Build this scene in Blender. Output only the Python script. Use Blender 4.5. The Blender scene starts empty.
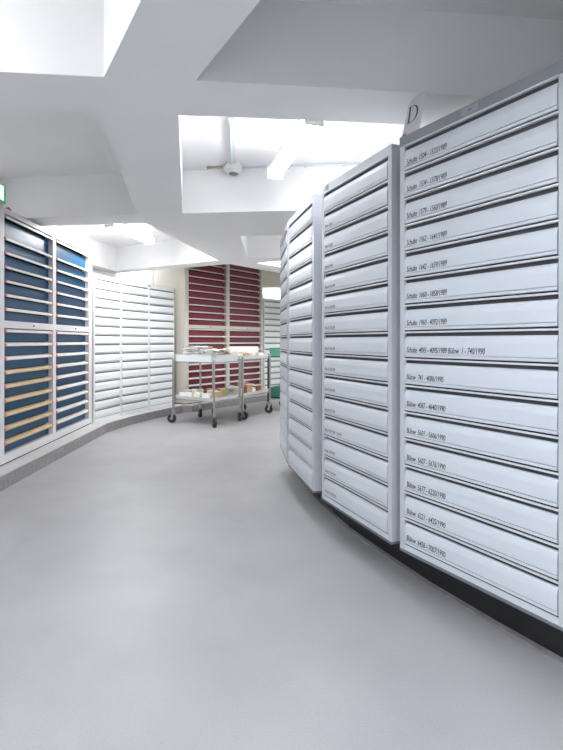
import bpy, bmesh, math, random
from mathutils import Vector, Matrix
random.seed(7)
scn = bpy.context.scene
COL = scn.collection

# ------------------------------------------------------------------ materials
def mat(name, rgb, rough=0.5, metal=0.0, noise=0.0, nscale=20.0, bump=0.0, emit=None, estr=0.0, spec=0.5):
    m = bpy.data.materials.new(name); m.use_nodes = True
    nt = m.node_tree; b = nt.nodes['Principled BSDF']
    b.inputs['Base Color'].default_value = (*rgb, 1)
    b.inputs['Roughness'].default_value = rough
    b.inputs['Metallic'].default_value = metal
    b.inputs['Specular IOR Level'].default_value = spec
    if noise or bump:
        tc = nt.nodes.new('ShaderNodeTexCoord')
        n = nt.nodes.new('ShaderNodeTexNoise'); n.inputs['Scale'].default_value = nscale
        n.inputs['Detail'].default_value = 6
        nt.links.new(tc.outputs['Object'], n.inputs['Vector'])
        if noise:
            r = nt.nodes.new('ShaderNodeMapRange')
            r.inputs['From Min'].default_value = 0.3; r.inputs['From Max'].default_value = 0.7
            r.inputs['To Min'].default_value = 1 - noise; r.inputs['To Max'].default_value = 1 + noise
            nt.links.new(n.outputs['Fac'], r.inputs['Value'])
            mx = nt.nodes.new('ShaderNodeMix'); mx.data_type = 'RGBA'; mx.blend_type = 'MULTIPLY'
            mx.inputs[0].default_value = 1.0
            mx.inputs[6].default_value = (*rgb, 1)
            nt.links.new(r.outputs['Result'], mx.inputs[7])
            nt.links.new(mx.outputs[2], b.inputs['Base Color'])
        if bump:
            bp = nt.nodes.new('ShaderNodeBump'); bp.inputs['Strength'].default_value = bump
            bp.inputs['Distance'].default_value = 0.004
            nt.links.new(n.outputs['Fac'], bp.inputs['Height'])
            nt.links.new(bp.outputs['Normal'], b.inputs['Normal'])
    if emit:
        b.inputs['Emission Color'].default_value = (*emit, 1)
        b.inputs['Emission Strength'].default_value = estr
    return m

def floor_material():
    m = bpy.data.materials.new('grey_vinyl'); m.use_nodes = True
    nt = m.node_tree; b = nt.nodes['Principled BSDF']
    tc = nt.nodes.new('ShaderNodeTexCoord')
    n1 = nt.nodes.new('ShaderNodeTexNoise'); n1.inputs['Scale'].default_value = 1.6; n1.inputs['Detail'].default_value = 8
    n2 = nt.nodes.new('ShaderNodeTexNoise'); n2.inputs['Scale'].default_value = 140; n2.inputs['Detail'].default_value = 2
    n3 = nt.nodes.new('ShaderNodeTexNoise'); n3.inputs['Scale'].default_value = 7; n3.inputs['Detail'].default_value = 10
    for n in (n1, n2, n3): nt.links.new(tc.outputs['Object'], n.inputs['Vector'])
    cr = nt.nodes.new('ShaderNodeValToRGB')
    cr.color_ramp.elements[0].position = 0.35; cr.color_ramp.elements[0].color = (0.343, 0.339, 0.350, 1)
    cr.color_ramp.elements[1].position = 0.65; cr.color_ramp.elements[1].color = (0.392, 0.389, 0.398, 1)
    nt.links.new(n1.outputs['Fac'], cr.inputs['Fac'])
    # fine speckle
    sp = nt.nodes.new('ShaderNodeMapRange')
    sp.inputs['From Min'].default_value = .3; sp.inputs['From Max'].default_value = .7
    sp.inputs['To Min'].default_value = .95; sp.inputs['To Max'].default_value = 1.05
    nt.links.new(n2.outputs['Fac'], sp.inputs['Value'])
    mx = nt.nodes.new('ShaderNodeMix'); mx.data_type = 'RGBA'; mx.blend_type = 'MULTIPLY'; mx.inputs[0].default_value = 1
    nt.links.new(cr.outputs['Color'], mx.inputs[6]); nt.links.new(sp.outputs['Result'], mx.inputs[7])
    # scuffs: small dark flecks
    sc = nt.nodes.new('ShaderNodeMapRange')
    sc.inputs['From Min'].default_value = .71; sc.inputs['From Max'].default_value = .78
    sc.inputs['To Min'].default_value = 1.0; sc.inputs['To Max'].default_value = .8
    nt.links.new(n3.outputs['Fac'], sc.inputs['Value'])
    m2 = nt.nodes.new('ShaderNodeMix'); m2.data_type = 'RGBA'; m2.blend_type = 'MULTIPLY'; m2.inputs[0].default_value = 1
    nt.links.new(mx.outputs[2], m2.inputs[6]); nt.links.new(sc.outputs['Result'], m2.inputs[7])
    nt.links.new(m2.outputs[2], b.inputs['Base Color'])
    rr = nt.nodes.new('ShaderNodeMapRange')
    rr.inputs['To Min'].default_value = .34; rr.inputs['To Max'].default_value = .52
    nt.links.new(n3.outputs['Fac'], rr.inputs['Value']); nt.links.new(rr.outputs['Result'], b.inputs['Roughness'])
    bp = nt.nodes.new('ShaderNodeBump'); bp.inputs['Strength'].default_value = .06; bp.inputs['Distance'].default_value = .003
    nt.links.new(n2.outputs['Fac'], bp.inputs['Height']); nt.links.new(bp.outputs['Normal'], b.inputs['Normal'])
    return m

M = {
 'floor': floor_material(),
 'ceiling': mat('ceiling_paint', (.885, .88, .885), .8, noise=.015, nscale=3, bump=.05),
 'wall': mat('wall_paint', (.82, .83, .82), .8, noise=.015, nscale=3),
 'beam': mat('beige_paint', (.72, .69, .60), .8, noise=.02, nscale=3),
 'concrete': mat('plinth_screed', (.30, .285, .295), .75, noise=.16, nscale=26, bump=.1),
 'ledge': mat('plinth_top', (.50, .49, .485), .7, noise=.05, nscale=20),
 'rubber': mat('black_rubber', (.012, .012, .014), .45),
 'face': mat('pale_enamel', (.63, .67, .725), .36, noise=.012, nscale=4),
 'frame': mat('grey_enamel', (.54, .565, .61), .38, noise=.02, nscale=4),
 'rail': mat('light_rail', (.68, .70, .73), .3),
 'header': mat('header_mid_grey', (.27, .28, .31), .4, noise=.02, nscale=4),
 'edge_dark': mat('dark_edge', (.16, .17, .19), .4),
 'groove': mat('painted_groove_shade', (.05, .052, .058), .7),  # groove shade put into the colour
 'dark': mat('dark_gap_shade', (.012, .012, .014), .8),
 'white_face': mat('white_enamel', (.87, .90, .905), .35, noise=.012, nscale=4),
 'white_frame': mat('white_frame_enamel', (.80, .82, .82), .4, noise=.02, nscale=4),
 'soft_gap': mat('grey_gap', (.21, .22, .225), .8),
 'blue': mat('blue_enamel', (.006, .072, .165), .3, noise=.05, nscale=5, spec=.35),
 'maroon': mat('maroon_enamel', (.22, .022, .038), .32, noise=.06, nscale=5),
 'blue_frame': mat('pale_lilac_enamel', (.76, .745, .765), .4, noise=.02, nscale=4),
 'beige_frame': mat('beige_enamel', (.62, .59, .52), .45, noise=.02, nscale=4),
 'cream': mat('cream_handle', (.80, .77, .74), .3),
 'tan': mat('handle_tan_reflection', (.66, .50, .30), .35, noise=.06, nscale=9),
 'pink': mat('pink_plastic', (.75, .20, .18), .4),
 'red': mat('red_plastic', (.55, .05, .03), .4),
 'ink': mat('ink', (.035, .035, .05), .7),
 'faint_ink': mat('faded_ink', (.22, .23, .26), .7),
 'paper': mat('white_paper', (.90, .895, .875), .8, noise=.02, nscale=30),
 'card': mat('card_stock', (.72, .70, .71), .8, noise=.02, nscale=30),
 'holder': mat('label_holder_plastic', (.36, .36, .40), .4),
 'steel': mat('brushed_steel', (.46, .46, .44), .32, .9, noise=.06, nscale=40),
 'tray': mat('tray_enamel', (.80, .83, .85), .35, noise=.02, nscale=10),
 'blackmetal': mat('black_metal', (.015, .015, .017), .4),
 'tyre': mat('tyre_rubber', (.03, .03, .032), .6),
 'green': mat('green_plastic', (.10, .36, .26), .4, noise=.04, nscale=10),
 'kraft': mat('kraft_paper', (.50, .36, .20), .8, noise=.1, nscale=30),
 'yellowed': mat('yellowed_paper', (.76, .70, .54), .8, noise=.08, nscale=30),
 'redbrown': mat('red_brown_card', (.28, .08, .06), .7, noise=.1, nscale=30),
 'conduit': mat('conduit_plastic', (.62, .67, .72), .4),
 'plastic': mat('white_plastic', (.66, .66, .64), .4),
 'brass': mat('dull_brass', (.35, .30, .22), .4, .5),
 'exit': mat('exit_green', (.02, .30, .10), .4, emit=(.05, .55, .20), estr=.3),
 'exit_white': mat('exit_white', (.8, .9, .8), .4, emit=(.75, 1.0, .80), estr=.7),
}

# ------------------------------------------------------------------ mesh builder
class MB:
    def __init__(s): s.bm = bmesh.new(); s.mats = []
    def mi(s, m):
        if m not in s.mats: s.mats.append(m)
        return s.mats.index(m)
    def poly(s, pts, faces, m):
        k = s.mi(m); vs = [s.bm.verts.new(p) for p in pts]
        for f in faces:
            try:
                fc = s.bm.faces.new([vs[i] for i in f]); fc.material_index = k
            except ValueError: pass
        return vs
    def box(s, x0, x1, y0, y1, z0, z1, m, mx=None):
        p = [(x, y, z) for z in (z0, z1) for y in (y0, y1) for x in (x0, x1)]
        if mx: p = [mx @ Vector(q) for q in p]
        s.poly(p, [(0,2,3,1),(4,5,7,6),(0,1,5,4),(2,6,7,3),(0,4,6,2),(1,3,7,5)], m)
    def prof(s, yz, x0, x1, m):                      # (y,z) profile extruded along x
        n = len(yz)
        p = [(x0, y, z) for y, z in yz] + [(x1, y, z) for y, z in yz]
        f = [(i, (i+1) % n, n+(i+1) % n, n+i) for i in range(n)] + [tuple(range(n))[::-1], tuple(range(n, 2*n))]
        s.poly(p, f, m)
    def prism(s, xy, z0, z1, m):
        n = len(xy)
        p = [(x, y, z0) for x, y in xy] + [(x, y, z1) for x, y in xy]
        f = [(i, (i+1) % n, n+(i+1) % n, n+i) for i in range(n)] + [tuple(range(n))[::-1], tuple(range(n, 2*n))]
        s.poly(p, f, m)
    def cyl(s, a, b, r, m, n=14, r2=None):
        a = Vector(a); b = Vector(b); d = (b-a).normalized(); r2 = r if r2 is None else r2
        u = d.orthogonal().normalized(); v = d.cross(u)
        p = []
        for c, rr in ((a, r), (b, r2)):
            for i in range(n):
                t = 2*math.pi*i/n; p.append(c + u*math.cos(t)*rr + v*math.sin(t)*rr)
        f = [(i, (i+1) % n, n+(i+1) % n, n+i) for i in range(n)] + [tuple(range(n))[::-1], tuple(range(n, 2*n))]
        s.poly(p, f, m)
    def mesh(s, name, bevel=0.0, smooth=False):
        if bevel:
            es = [e for e in s.bm.edges if len(e.link_faces) == 2 and e.calc_face_angle(0) > .5]
            bmesh.ops.bevel(s.bm, geom=es, offset=bevel, segments=2, affect='EDGES', profile=.6, clamp_overlap=True)
        bmesh.ops.recalc_face_normals(s.bm, faces=s.bm.faces[:])
        me = bpy.data.meshes.new(name); s.bm.to_mesh(me); s.bm.free()
        for m in s.mats: me.materials.append(m)
        if smooth:
            for p in me.polygons: p.use_smooth = True
            try: me.set_sharp_from_angle(angle=.6)
            except Exception: pass
        return me
    def build(s, name, parent=None, bevel=0.0, smooth=False, loc=(0,0,0)):
        return link(name, s.mesh(name, bevel, smooth), parent, loc)

def link(name, data, parent=None, loc=(0,0,0)):
    o = bpy.data.objects.new(name, data); COL.objects.link(o)
    if parent: o.parent = parent
    o.location = loc
    return o
def tag(o, label, cat, group=None):
    o['label'] = label; o['category'] = cat
    if group: o['group'] = group
    return o
def thing(name, label, cat, loc=(0,0,0), rz=0, group=None):
    o = link(name, None, None, loc); o.rotation_euler = (0, 0, rz); o.empty_display_size = .1
    return tag(o, label, cat, group)
def struct(o): o['kind'] = 'structure'; return o
def copy_tree(o, parent=None):
    c = o.copy(); COL.objects.link(c)
    if parent: c.parent = parent
    for ch in [x for x in bpy.data.objects if x.parent == o]: copy_tree(ch, c)
    return c

# ------------------------------------------------------------------ the setting
b = MB(); b.box(-3.5, 3.5, -3.2, 12.7, -.1, 0, M['floor']); struct(b.build('floor'))

RZ, CZ = 2.44, 2.85
def ceiling():
    outer = [(-3.4,-3.2),(3.4,-3.2),(3.4,12.3),(1.5,10.55),(.29,8.97),(-.52,7.92),(-1.30,8.36),(-2.44,8.91),(-3.4,9.40)]
    holes = [
      [(-2.2,2.17),(-.73,2.31),(-.10,1.21),(-2.2,.95)],
      [(-.31,2.34),(2.2,2.61),(2.2,1.0),(.43,1.0)],
      [(-.45,2.70),(1.6,2.89),(1.6,4.54),(-.76,4.78)],
      [(-.87,2.65),(-1.20,4.80),(-2.8,5.03),(-2.8,2.60)],
      [(-1.21,5.19),(-.66,7.58),(-2.55,8.70),(-2.9,7.2),(-2.9,5.37)],
      [(-.25,5.81),(1.6,5.55),(1.6,7.2),(-.21,7.35)],
      [(-.09,7.82),(.27,7.62),(1.6,7.45),(1.6,9.66)],
      [(-1.6,.35),(1.4,.35),(1.4,-3.0),(-1.6,-3.0)],
    ]
    cu = bpy.data.curves.new('c', 'CURVE'); cu.dimensions = '2D'; cu.fill_mode = 'BOTH'; cu.extrude = (CZ-RZ)/2
    for loop in [outer] + holes:
        sp = cu.splines.new('POLY'); sp.points.add(len(loop)-1); sp.use_cyclic_u = True
        for p, q in zip(sp.points, loop): p.co = (q[0], q[1], 0, 1)
    t = bpy.data.objects.new('t', cu); COL.objects.link(t)
    me = bpy.data.meshes.new_from_object(t.evaluated_get(bpy.context.evaluated_depsgraph_get()))
    bpy.data.objects.remove(t); bpy.data.curves.remove(cu)
    mb = MB(); mb.mi(M['ceiling'])
    mb.bm.from_mesh(me); bpy.data.meshes.remove(me)
    bmesh.ops.translate(mb.bm, verts=mb.bm.verts[:], vec=(0, 0, (CZ+RZ)/2))
    for f in mb.bm.faces: f.material_index = 0; f.smooth = False
    mb.box(-3.5, 3.5, -3.2, 12.7, CZ-.002, CZ+.12, M['ceiling'])
    struct(mb.build('ceiling'))
ceiling()

def wall(name, pts, m, th=.12, z0=0, z1=CZ):
    mb = MB()
    for (ax, ay), (bx, by) in zip(pts, pts[1:]):
        d = Vector((bx-ax, by-ay)).normalized(); n = Vector((-d.y, d.x))*th
        mb.prism([(ax, ay), (bx, by), (bx+n.x, by+n.y), (ax+n.x, ay+n.y)], z0, z1, m)
    return struct(mb.build(name))
wall('wall_left', [(-3.2,-3.2),(-3.2,7.0),(-2.72,8.80)], M['wall'])
wall('wall_back', [(-2.72,8.80),(-1.9,10.6),(-.6,11.9),(.9,12.4),(3.3,12.4)], M['wall'])
wall('wall_right', [(3.3,12.4),(3.3,-3.2)], M['wall'])
wall('wall_front', [(3.3,-3.2),(-3.2,-3.2)], M['wall'])
# beige down-stand beam at the far end
b = MB(); b.box(-.75, 3.2, 11.15, 11.4, 2.42, CZ, M['beam']); struct(b.build('trim_1'))

# ------------------------------------------------------------------ fronts of the cabinet rows
def ang(a): return math.radians(a)
def step(p, a, w): return (p[0]+w*math.sin(ang(a)), p[1]+w*math.cos(ang(a)))
PB0 = (-2.275, 4.34); WB = 2.30; aB = 0.37
P0 = (-2.235, 6.655); aW = (14, 22, 25); WW = .70
P1 = step(P0, aW[0], WW); P2 = step(P1, aW[1], WW); P3 = step(P2, aW[2], WW)
R0 = (-1.336, 8.62); aR = 37; WR = 2.25; R1 = step(R0, aR, WR)
S0 = (R1[0]+.02, R1[1]+.03); aS = 45; S1 = step(S0, aS, WW)

# left plinth (screed kerb under the left row)
def off(p, a, d): return (p[0]+d*math.cos(ang(a)), p[1]-d*math.sin(ang(a)))
front = [(-2.30+.16, -3.2), off(PB0, 0, .16), off(P0, 3, .17), off(step(P0, 14, .35), 14, .165), off(P1, 18, .17),
         off(step(P1, 22, .35), 22, .165), off(P2, 23.5, .17), off(P3, 26, .17), off(R0, 33, .17), off(step(R0, aR, 1.1), aR, .165), off(R1, 41, .17), off(S1, 45, .17), (3.2, 13.0)]
front[-1] = (front[-2][0]+1.2, front[-2][1]+.75)
backp = [(-3.19,-3.2),(-3.19,7.0),(-2.72,8.75),(-1.88,10.55),(-.6,11.82),(.9,12.3),(front[-1][0], 12.36)]
mb = MB()
mb.prism(front + backp[::-1], 0.0, .117, M['concrete'])
mb.prism(front + backp[::-1], .1172, .124, M['ledge'])
struct(mb.build('baseboard_left'))

# ------------------------------------------------------------------ text helper
def text_mesh(s, size, m, name, sx=1.0, shear=.25):
    cu = bpy.data.curves.new('t', 'FONT'); cu.body = s; cu.size = size; cu.shear = shear; cu.extrude = .0002; cu.offset = .0003
    cu.space_character = .95; cu.resolution_u = 2
    t = bpy.data.objects.new('t', cu); COL.objects.link(t)
    bpy.context.view_layer.update()
    me = bpy.data.meshes.new_from_object(t.evaluated_get(bpy.context.evaluated_depsgraph_get()))
    bpy.data.objects.remove(t); bpy.data.curves.remove(cu)
    me.transform(Matrix(((sx,0,0,0),(0,0,-1,0),(0,1,0,0),(0,0,0,1))))
    me.materials.clear(); me.materials.append(m); me.name = name
    return me

# ------------------------------------------------------------------ pale drawer cabinets (right drum and white row)
def profile_drawer(p, groove, rail):
    zt = p - rail - groove
    return [(.030, .0065), (.001, .0065), (-.003, .008), (-.003, .0195), (.004, .0197), (.004, .0222), (-.0035, .0226),
            (-.0035, zt-.034), (-.0022, zt-.024), (.001, zt-.010), (.006, zt-.002), (.012, zt), (.030, zt)]
def drawer_cabinet(name, label, cat, loc, rz, group, W, H, D, post=(.03,.03), top=.044, bottom=.038, n=15,
                   face='face', frame='frame', gapm='dark', groove=.0160, rail=.0075, texts=None, text_mat='ink',
                   tsize=.030, catches=False, header=False):
    t = thing(name, label, cat, loc, rz, group)
    f = M[frame]; g = M[gapm]
    mb = MB()
    hz = H-top if header else H
    mb.box(0, post[0], 0, D, 0, hz, f); mb.box(W-post[1], W, 0, D, 0, hz, f)
    if header: mb.box(0, W, .02, D, hz, H, f)
    mb.box(post[0], W-post[1], 0 if not header else .02, D, H-top, H, f)
    mb.box(post[0], W-post[1], .001, D, .012, bottom, M[face])
    mb.box(-.001, W+.001, -.002, D, 0, .012, M['edge_dark'] if face == 'face' else f)
    mb.box(post[0], W-post[1], D-.02, D, bottom, H-top, f)
    p = (H-top-bottom)/n
    for k in range(1, n+1):
        z = bottom+k*p
        mb.box(post[0], W-post[1], -.002, .0305, z-rail, z, M['rail'] if face == 'face' else f)
        mb.box(post[0], W-post[1], .0125, .05, z-rail-groove+.0006, z-rail+.0003, M['groove'] if face == 'face' else g)  # dark strip closes the groove and paints its shade
        mb.box(post[0], W-post[1], .004, .0295, z-p+.0002, z-p+.006, M['dark'] if face == 'face' else g)  # dark fill paints the black shade line under the drawer lip
    mb.build('carcass', t)
    i = MB(); i.box(post[0]+.001, W-post[1]-.001, .052, .056, bottom, H-top, g); i.build('shade_panel', t)  # dark sheet standing in for the shade behind the drawers
    d = MB(); d.prof(profile_drawer(p, groove, rail), post[0]+.004, W-post[1]-.004, M[face])
    d.box(post[0]+.012, W-post[1]-.012, .030, .0312, .008, p-rail-groove-.006, g)
    me = d.mesh('drawer')
    for k in range(n):
        o = link('drawer', me, t, (0, 0, bottom+k*p))
        if texts:
            s = texts[n-1-k]
            if s:
                tm = text_mesh(s, tsize, M[text_mat], 'handwritten_label', .64)
                link('handwritten_label', tm, o, (post[0]+.016, -.0040, .0285))
    if header:
        hb = MB(); hb.box(0, W, -.003, .0195, H-top+.001, H+.001, M['header']); hb.build('header_rail', t, .0015)  # front strip of the top rail, darker than the frame
    if catches:
        for x in (.006, W-.018):
            c = MB(); c.box(x, x+.012, -.012, 0, H-.03, H-.008, M['brass']); c.build('catch', t, .002)
    return t

H_R = 2.012; ZR = .198
drum = [ # left-hand corner of the front, right-hand corner
  ((.675, 2.445), None, 29.3, .80),
  ((.386, 3.220), None, 20.4, .758),
  ((.216, 4.098), None, 10.0, .748),
  ((.178, 4.930), None, 2.6, .75),
]
texts = ['Schulte  1504 - 1533/1989', 'Schulte  1534 - 1578/1989', 'Schulte  1579 - 1560/1989', 'Schulte  1562 - 1641/1989',
  'Schulte  1642 - 1659/1989', 'Schulte  1660 - 1858/1989', 'Schulte  1960 - 4092/1989', 'Schulte  4093 - 4095/1989 Bülow  1 - 740/1990',
  'Bülow  741 - 4086/1990', 'Bülow  4087 - 4640/1990', 'Bülow  5601 - 5606/1990', 'Bülow  5607 - 5676/1990',
  'Bülow  5677 - 6220/1990', 'Bülow  6221 - 6425/1990', 'Bülow  6426 - 7007/1990']
texts2 = [None, 'Bülow 1-18/88', 'Bülow 19-60/88', 'Bülow 61-99/88', 'Bülow 101-160/1988', 'Bülow 161-240/1988', 'Bülow 241-390/1988', 'Bülow 391-455/1988',
  'Bülow 456-502/1988', 'Bülow 503-640/1988', 'Bülow 641-702/1988', 'Bülow 703-810/1988 - 1-75/1989', 'Schulte 76-300/1989', 'Schulte 301-900/1989', 'Schulte 901-1503/1989']
lab = ['nearest pale grey drawer cabinet at right, with the D card on its top',
       'second pale grey drawer cabinet from the right, left of the one with the D card',
       'third pale grey drawer cabinet from the right, with a narrow front seen obliquely',
       'furthest pale grey drawer cabinet of the right row, a thin sliver beside the green trolley']
drum_obj = []
for i, (p, _, a, W) in enumerate(drum):
    # front runs from the far corner towards the camera: heading (sin a, -cos a)
    rz = math.atan2(-math.cos(ang(a)), math.sin(ang(a)))
    o = drawer_cabinet('drawer_cabinet', lab[i], 'cabinet', (p[0], p[1], ZR), rz, 'pale drawer cabinets in the right curved row', W, H_R, .38,
        texts=texts if i == 0 else (texts2 if i == 1 else None), text_mat='ink' if i == 0 else 'faint_ink', tsize=.037 if i == 0 else .026, header=(i == 0))
    if i < 2:
        x0 = .36 if i == 0 else .05
        h = MB(); w_ = .085 if i == 0 else .035
        h.box(x0, x0+w_, -.004, -.0005, H_R-.036, H_R-.006, M['holder'])
        h.box(x0+w_*.4, x0+w_*.6, -.0048, -.004, H_R-.026, H_R-.016, M['faint_ink'])
        h.build('label_holder', o)
    drum_obj.append(o)
# recessed black plinth of the drum
def offr(p, a, d): return (p[0]+d*math.cos(ang(a)), p[1]+d*math.sin(ang(a)))
fr = []
c0 = drum[0]; e0 = (c0[0][0]+.95*math.sin(ang(29.3)), c0[0][1]-.95*math.cos(ang(29.3)))
fr.append(offr((e0[0]+.75, e0[1]-.9), 36, .15)); fr.append(offr(e0, 33, .15)); 
fr.append(offr((c0[0][0]+.4*math.sin(ang(29.3)), c0[0][1]-.4*math.cos(ang(29.3))), 29.3, .165))
for i in range(4):
    p, _, a, W = drum[i]
    if i: fr.append(offr((p[0]+W/2*math.sin(ang(a)), p[1]-W/2*math.cos(ang(a))), a, .185))
    fr.append(offr(p, a-4, .19))
fr.append((.34, 5.7))
bk = [(q[0]+.26*math.cos(ang(g)), q[1]+.26*math.sin(ang(g))) for q, g in zip(fr, [36,33,29,25,20,15,10,6,3,0,0])]
mb = MB()
for i in range(len(fr)-1):
    mb.prism([fr[i], fr[i+1], bk[i+1], bk[i]], 0, ZR-.001, M['rubber'])
struct(mb.build('baseboard_right'))
# pale cove strip where the floor meets the plinth
mb = MB()
for i in range(len(fr)-1):
    q0, q1 = fr[i], fr[i+1]
    d = Vector((q1[0]-q0[0], q1[1]-q0[1])).normalized(); n = Vector((-d.y, d.x))
    if n.x > 0: n = -n
    n = n*.03
    mb.prism([(q0[0], q0[1]), (q1[0], q1[1]), (q1[0]+n.x, q1[1]+n.y), (q0[0]+n.x, q0[1]+n.y)], 0.0, .006, M['concrete'])
struct(mb.build('trim_2'))

core = [(q[0]+.30*math.cos(ang(g)), q[1]+.30*math.sin(ang(g))) for q, g in zip(fr, [36,33,29,25,20,15,10,6,3,0,0])]
mb = MB(); mb.prism(core + [(2.7, 5.7), (2.7, core[0][1])], 0, ZR+H_R-.02, M['wall']); struct(mb.build('bounce_block'))  # unseen white block added to bounce lamp light onto the ceiling rib
# D card on the corner of the nearest cabinet
def letter_D(h, m):
    cu = bpy.data.curves.new('t', 'CURVE'); cu.dimensions = '2D'; cu.fill_mode = 'BOTH'; cu.extrude = .0003
    w = h*.78
    def spl(pts):
        sp = cu.splines.new('POLY'); sp.points.add(len(pts)-1); sp.use_cyclic_u = True
        for p, q in zip(sp.points, pts): p.co = (q[0], q[1], 0, 1)
    def bowl(x0, rx, ry, n=16): return [(x0+rx*math.sin(math.pi*i/n), h/2-ry*math.cos(math.pi*i/n)) for i in range(n+1)]
    s = h*.035
    spl([(0,0),(0,s),(h*.09,s),(h*.09,h-s),(0,h-s),(0,h)] + bowl(w*.45, w*.55, h/2)[::-1])
    spl([(h*.19,s),(h*.19,h-s)] + bowl(w*.43, w*.44, h/2-s)[::-1])
    t = bpy.data.objects.new('t', cu); COL.objects.link(t)
    bpy.context.view_layer.update()
    me = bpy.data.meshes.new_from_object(t.evaluated_get(bpy.context.evaluated_depsgraph_get()))
    bpy.data.objects.remove(t); bpy.data.curves.remove(cu)
    me.transform(Matrix(((1,0,0,0),(0,0,-1,0),(0,1,0,0),(0,0,0,1))))
    me.materials.clear(); me.materials.append(m)
    return me
def sign_card(label, loc, rz, w, h, lean, letter=True, slant=0.0):
    t = thing('index_card', label, 'card', loc, rz)
    mb = MB(); n = 10; nx = 6; vs = []
    for side in (0, .0012):
        for j in range(n+1):
            for i in range(nx+1):
                u, v = i/nx, j/n
                x = u*w - .10*w*v*v*(u-.5)*.5
                y = lean*v + .012*(u-.5)**2*v*4 + side
                z = v*h + slant*(u-.5)*v*h
                vs.append((x, y, z))
    k = (n+1)*(nx+1); f = []
    for j in range(n):
        for i in range(nx):
            a = j*(nx+1)+i; f.append((a, a+1, a+nx+2, a+nx+1)); f.append((k+a, k+a+nx+1, k+a+nx+2, k+a+1))
    for i in range(nx):
        f.append((i, k+i, k+i+1, i+1)); a = n*(nx+1)+i; f.append((a, a+1, k+a+1, k+a))
    for j in range(n):
        a = j*(nx+1); f.append((a, a+nx+1, k+a+nx+1, k+a)); a += nx; f.append((a, k+a, k+a+nx+1, a+nx+1))
    mb.poly(vs, f, M['card']); mb.build('sheet', t, smooth=True)
    if letter:
        o = link('letter', letter_D(h*.46, M['ink']), t, (w*.20, lean*.40-.004, h*.32)); o.rotation_euler = (-math.atan2(lean, h), 0, 0)
    b_ = MB(); b_.box(.0, w, -.004, .016, -.002, .006, M['card']); b_.box(.012, .03, -.006, .018, -.002, .009, M['edge_dark']); b_.build('clip', t)
    return t
p, _, a, W = drum[0]
rzD = math.atan2(-math.cos(ang(a)), math.sin(ang(a)))
q = Matrix.Rotation(rzD, 3, 'Z') @ Vector((.004, .008, 0))
sign_card('upright white card with a black letter D standing on the nearest right cabinet', (p[0]+q.x, p[1]+q.y, ZR+H_R+.003), rzD, .112, .185, .032, True, .14)

# ------------------------------------------------------------------ white row on the left kerb
Z_L = .124
wl = ['white drawer cabinet directly beside the blue one, leftmost of the white three',
      'white drawer cabinet in the middle of the white three at left',
      'white drawer cabinet behind the left trolley, rightmost of the white three']
for i, (p, a) in enumerate(zip((P0, P1, P2), aW)):
    rz = math.pi/2 - ang(a)
    drawer_cabinet('drawer_cabinet', wl[i], 'cabinet', (p[0], p[1], Z_L), rz, 'white drawer cabinets on the left kerb', WW-.004, 1.995, .55,
        post=(.022, .022), top=.05, bottom=.05, face='white_face', frame='white_frame', gapm='soft_gap', groove=.021, rail=.006, catches=True)
drawer_cabinet('drawer_cabinet', 'white drawer cabinet far back, just right of the maroon cabinet', 'cabinet', (S0[0], S0[1], Z_L), math.pi/2-ang(aS),
    'white drawer cabinets on the left kerb', WW, 1.995, .55, post=(.022, .022), top=.05, bottom=.05, face='white_face', frame='white_frame', gapm='soft_gap', groove=.021, rail=.006)
rz = math.pi/2-ang(aW[1])
sign_card('small blank white card standing on the middle white cabinet', (P1[0]-.02, P1[1]+.05, Z_L+1.998), rz, .06, .09, .01, False)

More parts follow.
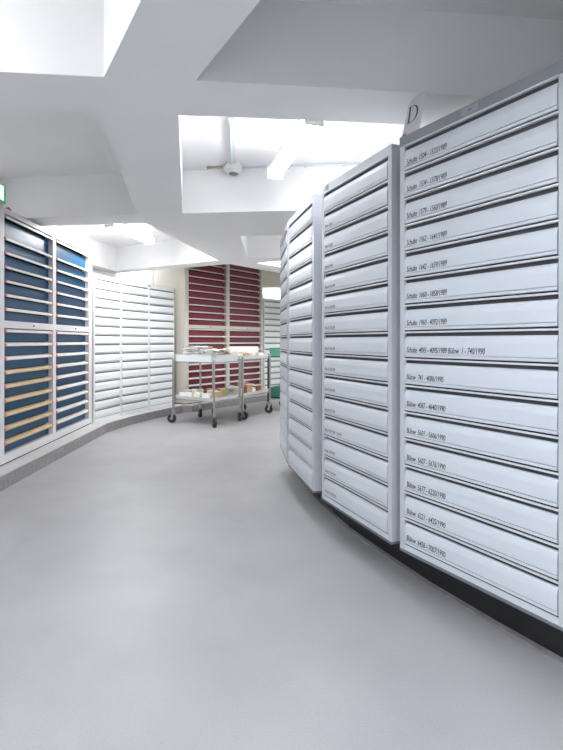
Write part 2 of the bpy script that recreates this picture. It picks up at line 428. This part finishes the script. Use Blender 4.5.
# ------------------------------------------------------------------ blue and maroon cabinets
def tall_cabinet(name, label, loc, rz, W, H, D, posts, sections, face, frame, handle, tabs, lip=.021, gap=.004, group=None):
    t = thing(name, label, 'cabinet', loc, rz, group)
    f = M[frame]; mb = MB()
    for x0, x1 in posts: mb.box(x0, x1, 0, D if x0 < .01 or x1 > W-.01 else .3, .014, H, f)
    cols = [(posts[i][1], posts[i+1][0]) for i in range(len(posts)-1)]
    mb.box(.0, W, .012, D-.03, 0, .014, M['dark'])  # dark inset strip paints the shade line under the cabinet
    zs = [.014] + [z for s in sections for z in (s[0], s[0]+sum(s[1]))] + [H]
    for i in range(0, len(zs), 2):
        for x0, x1 in cols: mb.box(x0, x1, 0, D, zs[i], zs[i+1], f)
    mb.box(posts[0][1], posts[-1][0], D-.02, D, 0, H, f)
    mb.build('carcass', t)
    pn = MB()
    for x0, x1 in cols:
        for s in sections: pn.box(x0+.001, x1-.001, .085, .089, s[0], s[0]+sum(s[1]), M['dark'])  # dark sheets put the shade inside the openings into colour
    pn.build('shade_panel', t)
    cache = {}
    for ci, (x0, x1) in enumerate(cols):
        for si, s in enumerate(sections):
            z = s[0]
            for k, h in enumerate(s[1]):
                key = (ci, round(h, 4), handle(ci, si, k))
                if key not in cache:
                    d = MB(); d.prof([(.048, .003), (.048, h-.018-lip-gap), (.075, h-.018-lip-gap), (.075, .003)], x0+.012, x1-.004, M[face])
                    # the pull: sloping ledge with a turned-down lip, open underneath
                    hd = MB(); hm = M[handle(ci, si, k)]
                    hd.prof([(-.004, h-.018-lip), (-.004, h-.020), (.0, h-.016), (.046, h-.004), (.0465, h-.009), (.004, h-.022), (.004, h-.018-lip)], x0+.004, x1-.004, hm)
                    tb = None
                    if tabs:
                        tb = MB(); tb.prof([(-.007, h-.020-lip), (-.007, h-.018), (.0, h-.0135), (.012, h-.010), (.012, h-.030), (0, h-.020-lip)], x0+.004, x0+.034, M['pink'])
                        tb2 = MB(); tb2.prof([(-.007, h-.020-lip), (-.007, h-.018), (.0, h-.0135), (.012, h-.010), (.012, h-.030), (0, h-.020-lip)], x1-.022, x1-.004, M['pink'])
                        tb = (tb.mesh('end_tab'), tb2.mesh('end_tab'))
                    cache[key] = (d.mesh('drawer'), hd.mesh('handle'), tb)
                dm, hm_, tm = cache[key]
                o = link('drawer', dm, t, (0, 0, z))
                ho = link('handle', hm_, o)
                for q in tm or (): link('end_tab', q, o)
                z += h
    # latches on the middle rail
    zmid = (sections[0][0]+sum(sections[0][1]) + sections[1][0])/2
    for x0, x1 in cols:
        l = MB(); xc = x0+(x1-x0)*.55
        l.cyl((xc, 0, zmid), (xc, -.008, zmid), .009, M['brass']); l.box(xc+.003, xc+.022, -.008, -.003, zmid-.004, zmid+.004, M['edge_dark'])
        l.build('lock', t)
    return t
tall_cabinet('drawer_cabinet', 'tall blue fronted drawer cabinet at far left under the exit sign', (PB0[0], PB0[1], Z_L), math.pi/2-ang(aB), WB, 2.275, .85,
    [(0, .075), (1.085, 1.165), (2.19, WB)], [(.088, [.125]*9), (1.278, [.126]*6+[.194])], 'blue', 'blue_frame',
    lambda ci, si, k: 'tan' if ci == 0 and si == 0 and k < 6 else 'cream', True)  # tan on the lower left handles paints in a warm reflection
tall_cabinet('drawer_cabinet', 'tall maroon fronted drawer cabinet with beige frame standing behind the trolleys', (R0[0], R0[1], Z_L), math.pi/2-ang(aR), WR, 2.68, .80,
    [(0, .10), (1.10, 1.19), (2.19, WR)], [(.085, [.1235]*10), (1.38, [.1245]*10)], 'maroon', 'beige_frame',
    lambda ci, si, k: 'cream', False, lip=.014, gap=.014)

# ------------------------------------------------------------------ exit sign and red tag on the blue cabinet
t = thing('exit_sign', 'green and white lit exit sign standing on the blue cabinet', 'sign', (-2.315, 4.378, Z_L+2.277+.042), 0)
b = MB(); b.box(-.035, .0, -.16, .135, .012, .175, M['plastic']); b.box(-.03, -.005, -.03, .10, -.041, .012, M['plastic']); b.build('housing', t, .003)
b = MB(); b.box(.0005, .005, -.155, .13, .018, .17, M['exit']); b.build('green_panel', t)
b = MB()
b.box(.0052, .0065, .03, .092, .03, .158, M['exit_white'])                 # doorway
b.build('doorway_symbol', t)
b = MB()                                                                   # running figure and arrow
b.cyl((.0052, -.03, .135), (.0065, -.03, .135), .012, M['exit_white'])
for (y0, z0), (y1, z1) in (((-.03,.118),(-.04,.085)),((-.04,.085),(-.015,.06)),((-.015,.06),(-.03,.04)),((-.04,.085),(-.065,.06)),((-.065,.06),(-.09,.062)),((-.03,.115),(-.005,.10)),((-.033,.115),(-.06,.098))):
    b.cyl((.0058, y0, z0), (.0058, y1, z1), .006, M['exit_white'], 6)
b.build('running_figure_symbol', t)
b = MB(); b.box(.0052, .0065, -.14, -.105, .088, .1, M['exit_white']); b.build('arrow_symbol', t)
b = MB(); b.prof([(0, 0), (.045, 0), (.045, .012), (.01, .026)], 0, .03, M['red'])
tag(b.build('plastic_tag', None, .002, loc=(-2.31, 4.50, Z_L+2.2765)), 'small red plastic tag on the blue cabinet beside the exit sign', 'tag')

# ------------------------------------------------------------------ trolleys
def rot2(x, y, a): c, s = math.cos(a), math.sin(a); return (x*c-y*s, x*s+y*c)
def trolley(label, loc, rz, L, W, tray_m, post_m, z_top=.92, z_low=.365, wall_h=.10, pr=.017):
    t = thing('trolley', label, 'trolley', (loc[0], loc[1], 0), rz, 'trolleys')
    hx, hy = L/2-.02, W/2-.02
    for name, z in (('top_tray', z_top), ('lower_tray', z_low)):
        if name == 'lower_tray' and wall_h < .12: wall_h = .045
        if name == 'lower_tray' and wall_h > .12: wall_h = .17
        mb = MB(); x, y = L/2-.004, W/2-.004; c = .05; th = .008
        def ring(ix, iy): return [(-ix+c, -iy), (ix-c, -iy), (ix, -iy+c), (ix, iy-c), (ix-c, iy), (-ix+c, iy), (-ix, iy-c), (-ix, -iy+c)]
        x -= .018; y -= .018
        lo, hi = ring(x-.006, y-.006), ring(x+.008, y+.008)
        li, hin = ring(x-.012, y-.012), ring(x, y)
        n = 8; vs = [(*q, z) for q in lo]+[(*q, z+wall_h) for q in hi]+[(*q, z+wall_h) for q in hin]+[(*q, z+th) for q in li]
        f = []
        for a_ in range(3):
            for i in range(n): f.append((a_*n+i, a_*n+(i+1) % n, (a_+1)*n+(i+1) % n, (a_+1)*n+i))
        f.append(tuple(range(n))[::-1]); f.append(tuple(range(3*n, 4*n)))
        mb.poly(vs, f, tray_m); tr = mb.build(name, t)
        fr_ = MB()
        for (ax, ay), (bx, by) in (((-hx, -hy), (hx, -hy)), ((hx, -hy), (hx, hy)), ((hx, hy), (-hx, hy)), ((-hx, hy), (-hx, -hy))):
            fr_.cyl((ax, ay, z-.006), (bx, by, z-.006), .010, post_m, 10)
        fr_.build('frame_rail', tr, smooth=True)
    for sx in (-1, 1):
        for sy in (-1, 1):
            x, y = sx*hx, sy*hy
            mb = MB(); mb.cyl((x, y, .17), (x, y, z_top+.03), pr, post_m); mb.cyl((x, y, z_top+.03), (x, y, z_top+.045), pr, post_m, r2=.006)
            mb.cyl((x, y, .165), (x, y, .185), .024, post_m); mb.build('post', t, smooth=True)
            sw = random.uniform(0, 6.28)
            ca = MB(); ca.cyl((0, 0, .148), (0, 0, .165), .028, M['steel'])
            for s in (-1, 1): ca.prof([(-.022, .15), (.022, .15), (.032, .06), (.012, .055)], s*.026-.002, s*.026+.002, M['steel'])
            ca.cyl((-.03, .02, .066), (.03, .02, .066), .006, M['steel'], 8)
            co = ca.build('caster', t, smooth=True, loc=(x, y, 0)); co.rotation_euler = (0, 0, sw)
            wb = MB(); wb.cyl((-.02, .02, .066), (.02, .02, .066), .065, M['tyre'], 22); wb.cyl((-.022, .02, .066), (.022, .02, .066), .022, M['steel'], 16)
            wb.build('wheel', co, smooth=True)
    return t
a1 = math.atan2(-.54, .84)
C1 = (-.832, 7.525); C2 = (-.325, 8.24); C3 = (.43, 8.93)
trolley('left steel trolley with a white top tray of papers, in front of the maroon cabinet', C1, a1, .81, .67, M['tray'], M['steel'])
a2 = math.atan2(.866, .5)
trolley('middle steel trolley with yellowed packets on its top tray, just behind the left trolley', C2, a2, .90, .60, M['tray'], M['steel'], z_top=.935, wall_h=.055)
t3 = trolley('green plastic trolley with black posts, half hidden by the right row', C3, a2, .62, .44, M['green'], M['blackmetal'], z_top=.95, z_low=.24, wall_h=.15)

# ---- things on the trays
def sheets(name, label, cat, loc, rz, w, d, n, m, crumple=.012, group=None):
    mb = MB(); z = 0
    for s in range(n):
        nx, ny = 8, 6; vs = []
        ox, oy, ra = random.uniform(-.015, .015), random.uniform(-.015, .015), random.uniform(-.1, .1)
        sc = random.uniform(.88, 1) if s > 6 else 1; ph = [random.uniform(0, 6) for _ in range(4)]
        for side in (0, .003):
            for j in range(ny+1):
                for i in range(nx+1):
                    x, y = (i/nx-.5)*w*sc, (j/ny-.5)*d*sc
                    h = crumple*(1.6+math.sin(x*28+ph[0])*.7+math.sin(y*34+ph[1])*.7+math.sin((x+y)*50+ph[2])*.25)
                    q = rot2(x, y, ra); vs.append((q[0]+ox, q[1]+oy, z+h+side))
        k = (nx+1)*(ny+1); f = []
        for j in range(ny):
            for i in range(nx):
                a = j*(nx+1)+i; f += [(a, a+1, a+nx+2, a+nx+1), (k+a, k+a+nx+1, k+a+nx+2, k+a+1)]
        for i in range(nx):
            f.append((i, k+i, k+i+1, i+1)); a = ny*(nx+1)+i; f.append((a, a+1, k+a+1, k+a))
        for j in range(ny):
            a = j*(nx+1); f.append((a, a+nx+1, k+a+nx+1, k+a)); a += nx; f.append((a, k+a, k+a+nx+1, a+nx+1))
        mb.poly(vs, f, m); z += crumple*.75+.004
    mn = min(v.co.z for v in mb.bm.verts)
    bmesh.ops.translate(mb.bm, verts=mb.bm.verts[:], vec=(0, 0, -mn))
    o = mb.build(name, None, smooth=True, loc=loc); o.rotation_euler = (0, 0, rz)
    return tag(o, label, cat, group)
def packet(name, label, cat, loc, rz, w, d, h, m, m2=None, group=None):
    t = thing(name, label, cat, loc, rz, group)
    b = MB(); b.prism([(-w/2, -d/2), (w/2, -d/2), (w/2*.97, d/2), (-w/2, d/2*.96)], 0, h, m); b.build('body', t, min(.006, h*.2))
    b = MB(); b.box(-w/2*.98, w/2*.95, -d*.18, d*.2, h, h+.003, m2 or m); b.build('label_strip' if m2 else 'flap', t)
    return t
def roll(label, loc, rz, l, r, m):
    t = thing('paper_roll', label, 'roll', loc, rz)
    b = MB(); b.cyl((-l/2, 0, r), (l/2, 0, r), r, m, 18); b.build('sleeve', t, smooth=True)
    b = MB(); b.cyl((-l/2-.002, 0, r), (l/2+.002, 0, r), r*.6, M['paper'], 14); b.build('core', t, smooth=True)
    return t
def on(C, a, x, y, z): q = rot2(x, y, a); return (C[0]+q[0], C[1]+q[1], z)
ZT, ZW = .929, .374
sheets('paper_bundle', 'crumpled white papers heaped at the left end of the left trolley top', 'papers', on(C1, a1, -.175, 0, ZT), a1, .28, .40, 15, M['paper'], .012)
sheets('paper_bundle', 'white papers in the middle of the left trolley top tray', 'papers', on(C1, a1, .17, -.13, ZT), a1, .26, .20, 11, M['paper'], .012)
sheets('paper_bundle', 'yellowed papers at the back of the left trolley top tray', 'papers', on(C1, a1, .17, .13, ZT), a1, .26, .19, 13, M['yellowed'], .011)
ZT2 = .944
packet('carton', 'long flat white carton resting across the packets on the middle trolley top', 'box', on(C2, a2, .04, .02, ZT2+.0845), a2-.80, .50, .17, .10, M['paper'], M['card'])
for i, (x, y, m, txt) in enumerate(((-.32, -.10, 'yellowed', 'front left corner of'), (-.16, -.13, 'kraft', 'front middle of'), (.02, -.14, 'yellowed', 'front right of'), (.27, -.14, 'paper', 'right end of'))):
    packet('paper_packet', {'yellowed': 'yellowed', 'kraft': 'brown', 'paper': 'white'}[m] + ' folded packet at the ' + txt + ' the middle trolley top tray', 'packet',
           on(C2, a2, x, y, ZT2), a2+random.uniform(-.12, .12), .13, .14, .08, M[m], M['paper'] if m != 'paper' else M['kraft'])
packet('paper_packet', 'brown folded packet at the back left of the middle trolley top tray', 'packet', on(C2, a2, -.22, .12, ZT2), a2+.2, .14, .14, .08, M['kraft'], M['paper'])
# lower shelves
low1 = [(-.27, -.20, 'paper', .11, .10, .08, 'front left'), (-.13, -.21, 'paper', .12, .09, .09, 'front left of centre'), (.02, -.20, 'yellowed', .13, .1, .085, 'front centre'),
        (.17, -.21, 'paper', .12, .09, .09, 'front right of centre'), (.29, -.12, 'kraft', .09, .14, .11, 'right end'), (.22, .08, 'kraft', .13, .12, .13, 'back right'), (.02, .06, 'redbrown', .14, .12, .12, 'back centre'), (-.30, -.04, 'yellowed', .1, .13, .1, 'left end'), (-.16, -.02, 'paper', .13, .12, .12, 'middle left'), (.16, -.07, 'yellowed', .12, .1, .12, 'middle right')]
for x, y, m, w, d, h, txt in low1:
    packet('specimen_packet', {'yellowed': 'yellowed', 'kraft': 'brown', 'paper': 'white', 'redbrown': 'red-brown'}[m]+' packet at the '+txt+' of the left trolley lower tray', 'packet',
           on(C1, a1, x, y, ZW), a1+random.uniform(-.35, .35), w, d, h, M[m], M['paper'] if m != 'paper' else M['redbrown'])
b = MB(); b.box(-.2, .2, -.03, .03, 0, .05, M['blackmetal']); b.box(-.2, .2, -.03, -.022, .05, .07, M['blackmetal'])
o = tag(b.build('black_tray', None, .004, loc=on(C1, a1, -.13, .21, ZW)), 'long narrow black tray at the back left of the left trolley lower shelf', 'tray'); o.rotation_euler = (0, 0, a1)
low2 = [(-.33, -.13, 'yellowed', .1, .12, .10, 'left end'), (-.20, -.14, 'redbrown', .1, .1, .12, 'front left of centre'), (-.06, -.14, 'kraft', .12, .1, .14, 'front centre'), (.22, -.13, 'redbrown', .13, .12, .1, 'front right'), (.345, .07, 'paper', .09, .14, .11, 'right end'), (.18, .10, 'kraft', .16, .14, .15, 'back right')]
for x, y, m, w, d, h, txt in low2:
    packet('specimen_packet', {'yellowed': 'yellowed', 'kraft': 'brown', 'paper': 'white', 'redbrown': 'red-brown'}[m]+' packet at the '+txt+' of the middle trolley lower tray', 'packet',
           on(C2, a2, x, y, ZW), a2+random.uniform(-.3, .3), w, d, h, M[m], M['paper'])
roll('rolled white paper lying crosswise on the middle trolley lower tray', on(C2, a2, .09, -.10, ZW), a2+1.2, .18, .045, M['yellowed'])
sheets('paper_bundle', 'white papers at the back of the middle trolley lower tray', 'papers', on(C2, a2, -.12, .10, ZW), a2, .3, .16, 5, M['paper'], .016)
sheets('paper_bundle', 'white papers filling the green trolley top tray', 'papers', on(C3, a2, 0, 0, .959), a2, .30, .2, 6, M['paper'], .018)

# ------------------------------------------------------------------ ceiling fittings
def tube_mat(st, rgb=(1.0, .985, .96)):
    return mat('lamp_diffuser', (.9, .9, .9), .4, emit=rgb, estr=st)
def lamp(label, a, bb, st, z=CZ-.12, rgb=(.985, .99, 1.0)):
    a = Vector((*a, 0)); bb = Vector((*bb, 0)); L = (bb-a).length; d = bb-a; c = (a+bb)/2
    t = thing('tube_light', label, 'lamp', (c.x, c.y, z-.002), math.atan2(d.y, d.x), 'tube lights in the ceiling wells')
    h = MB(); h.box(-L/2, L/2, -.045, .045, -.03, 0, M['plastic'])
    for x in (-L*.3, L*.3): h.box(x-.012, x+.012, -.012, .012, 0, CZ-z, M['plastic'])
    h.build('housing', t)
    tm = tube_mat(st, rgb)
    q = MB(); n = 10
    yz = [(.062*math.cos(math.pi*i/n), -.031-.055*math.sin(math.pi*i/n)) for i in range(n+1)]
    q.prof(yz, -L/2+.01, L/2-.01, tm); q.build('diffuser', t, smooth=True)
    for s in (-1, 1):
        e = MB(); x = s*(L/2-.005); e.box(min(x, x+s*.012), max(x, x+s*.012), -.062, .062, -.088, 0, M['plastic']); e.build('end_cap', t)
    return t
lamp('long lit tube light in the ceiling well above the right row', (.324, 3.11), (.107, 4.13), 36, CZ-.20)
lamp('lit tube light in the ceiling well above the white cabinets', (-1.87, 6.12), (-1.606, 7.17), 70, CZ-.15)
lamp('lit tube light above the blue cabinet, at the left edge', (-2.62, 3.45), (-2.66, 4.65), 2.5, CZ-.04)
lamp('lit tube light in the near ceiling well at top left', (-1.75, 1.15), (-1.65, 2.05), 24)
lamp('lit tube light in the far right ceiling well', (.65, 7.75), (1.2, 8.8), 60)
lamp('unseen tube light added to brighten the dim well over the far end of the right row', (1.2, 5.8), (1.25, 6.9), 14)  # added lamp, lifts the grey of this well
lamp('unseen tube light added behind the white cabinets to brighten the back wall', (-2.45, 9.05), (-2.15, 9.75), 25)  # added lamp out of view, whitens the wall above the cabinets
lamp('unseen tube light added behind the far beam to brighten the wall there', (.2, 11.75), (1.4, 12.1), 60)  # added lamp hidden by the beam, lights the wall behind it
lamp('unseen tube light added crosswise close to the front wall behind the viewer for frontal fill', (-.7, -2.6), (.5, -2.6), 12, CZ-.12, (.90, .945, 1.0))  # added fill, brightens the front wall so it bounces light forward
lamp('unseen tube light added overhead behind the viewer for fill, left one', (-.9, -1.2), (-.9, .1), 64, CZ-.12, (.88, .93, 1.0))  # added fill out of view, lights the near end of the room
lamp('unseen tube light added overhead behind the viewer for fill, right one', (.7, -1.2), (.7, .1), 64, CZ-.12, (.88, .93, 1.0))  # second added fill lamp for the foreground

t = thing('smoke_detector', 'round white smoke detector under the ceiling of the bright well', 'detector', (-.262, 4.60, CZ-.003))
b = MB(); b.cyl((0, 0, 0), (0, 0, -.022), .072, M['plastic'], 28); b.build('base', t, smooth=True)
b = MB(); b.cyl((0, 0, -.022), (0, 0, -.058), .085, M['plastic'], 28); b.cyl((0, 0, -.058), (0, 0, -.085), .08, M['plastic'], 28, .05); b.build('head', t, smooth=True)
b = MB(); b.cyl((0, 0, -.085), (0, 0, -.092), .042, M['soft_gap'], 24); b.build('sensor_grille', t, smooth=True)
b = MB(); b.box(-.026, .026, -.85, .0, -.03, 0, M['conduit']); b.cyl((-.012, -.85, -.034), (-.012, 0, -.034), .008, M['plastic'], 8)
o = tag(b.build('cable_trunking', None, loc=(-.268, 4.50, CZ-.003)), 'pale trunking running along the well ceiling to the smoke detector', 'trunking'); o.rotation_euler = (0, 0, .058)
b = MB(); b.cyl((-.50, 4.655, CZ-.018), (-.36, 4.645, CZ-.018), .011, M['brass'], 10); b.cyl((-.5, 4.655, CZ-.018), (-.51, 4.656, CZ-.018), .016, M['brass'], 10)
tag(b.build('conduit_pipe', None, smooth=True), 'short brownish conduit pipe left of the smoke detector', 'pipe')
b = MB(); b.cyl((-.17, 4.665, CZ-.013), (.95, 4.545, CZ-.013), .009, M['conduit'], 10)
for x in (.02, .4, .75): b.box(x-.012, x+.012, 4.63-.107*x, 4.665-.107*x, CZ-.026, CZ-.002, M['conduit'])
tag(b.build('conduit_pipe', None, smooth=True), 'long thin conduit along the far edge of the bright well', 'pipe')

# ------------------------------------------------------------------ added bluish world fill outside the closed walls, camera
w = bpy.data.worlds.new('world'); scn.world = w; w.use_nodes = True
bg = w.node_tree.nodes['Background']; bg.inputs[0].default_value = (.86, .92, 1.0, 1); bg.inputs[1].default_value = 1.2

cam = bpy.data.cameras.new('camera'); co = bpy.data.objects.new('camera', cam); COL.objects.link(co)
co.location = (0, 0, 1.22); co.rotation_euler = (math.pi/2, 0, 0)
cam.sensor_fit = 'HORIZONTAL'; cam.sensor_width = 36; cam.lens = 36*500/563
cam.shift_x = (281.5-262)/563; cam.shift_y = (341-375)/563
cam.clip_start = .05
scn.camera = co
vs = scn.view_settings
vs.view_transform = 'Standard'; vs.look = 'None'; vs.gamma = 1; vs.use_curve_mapping = False
vs.exposure = 0.6
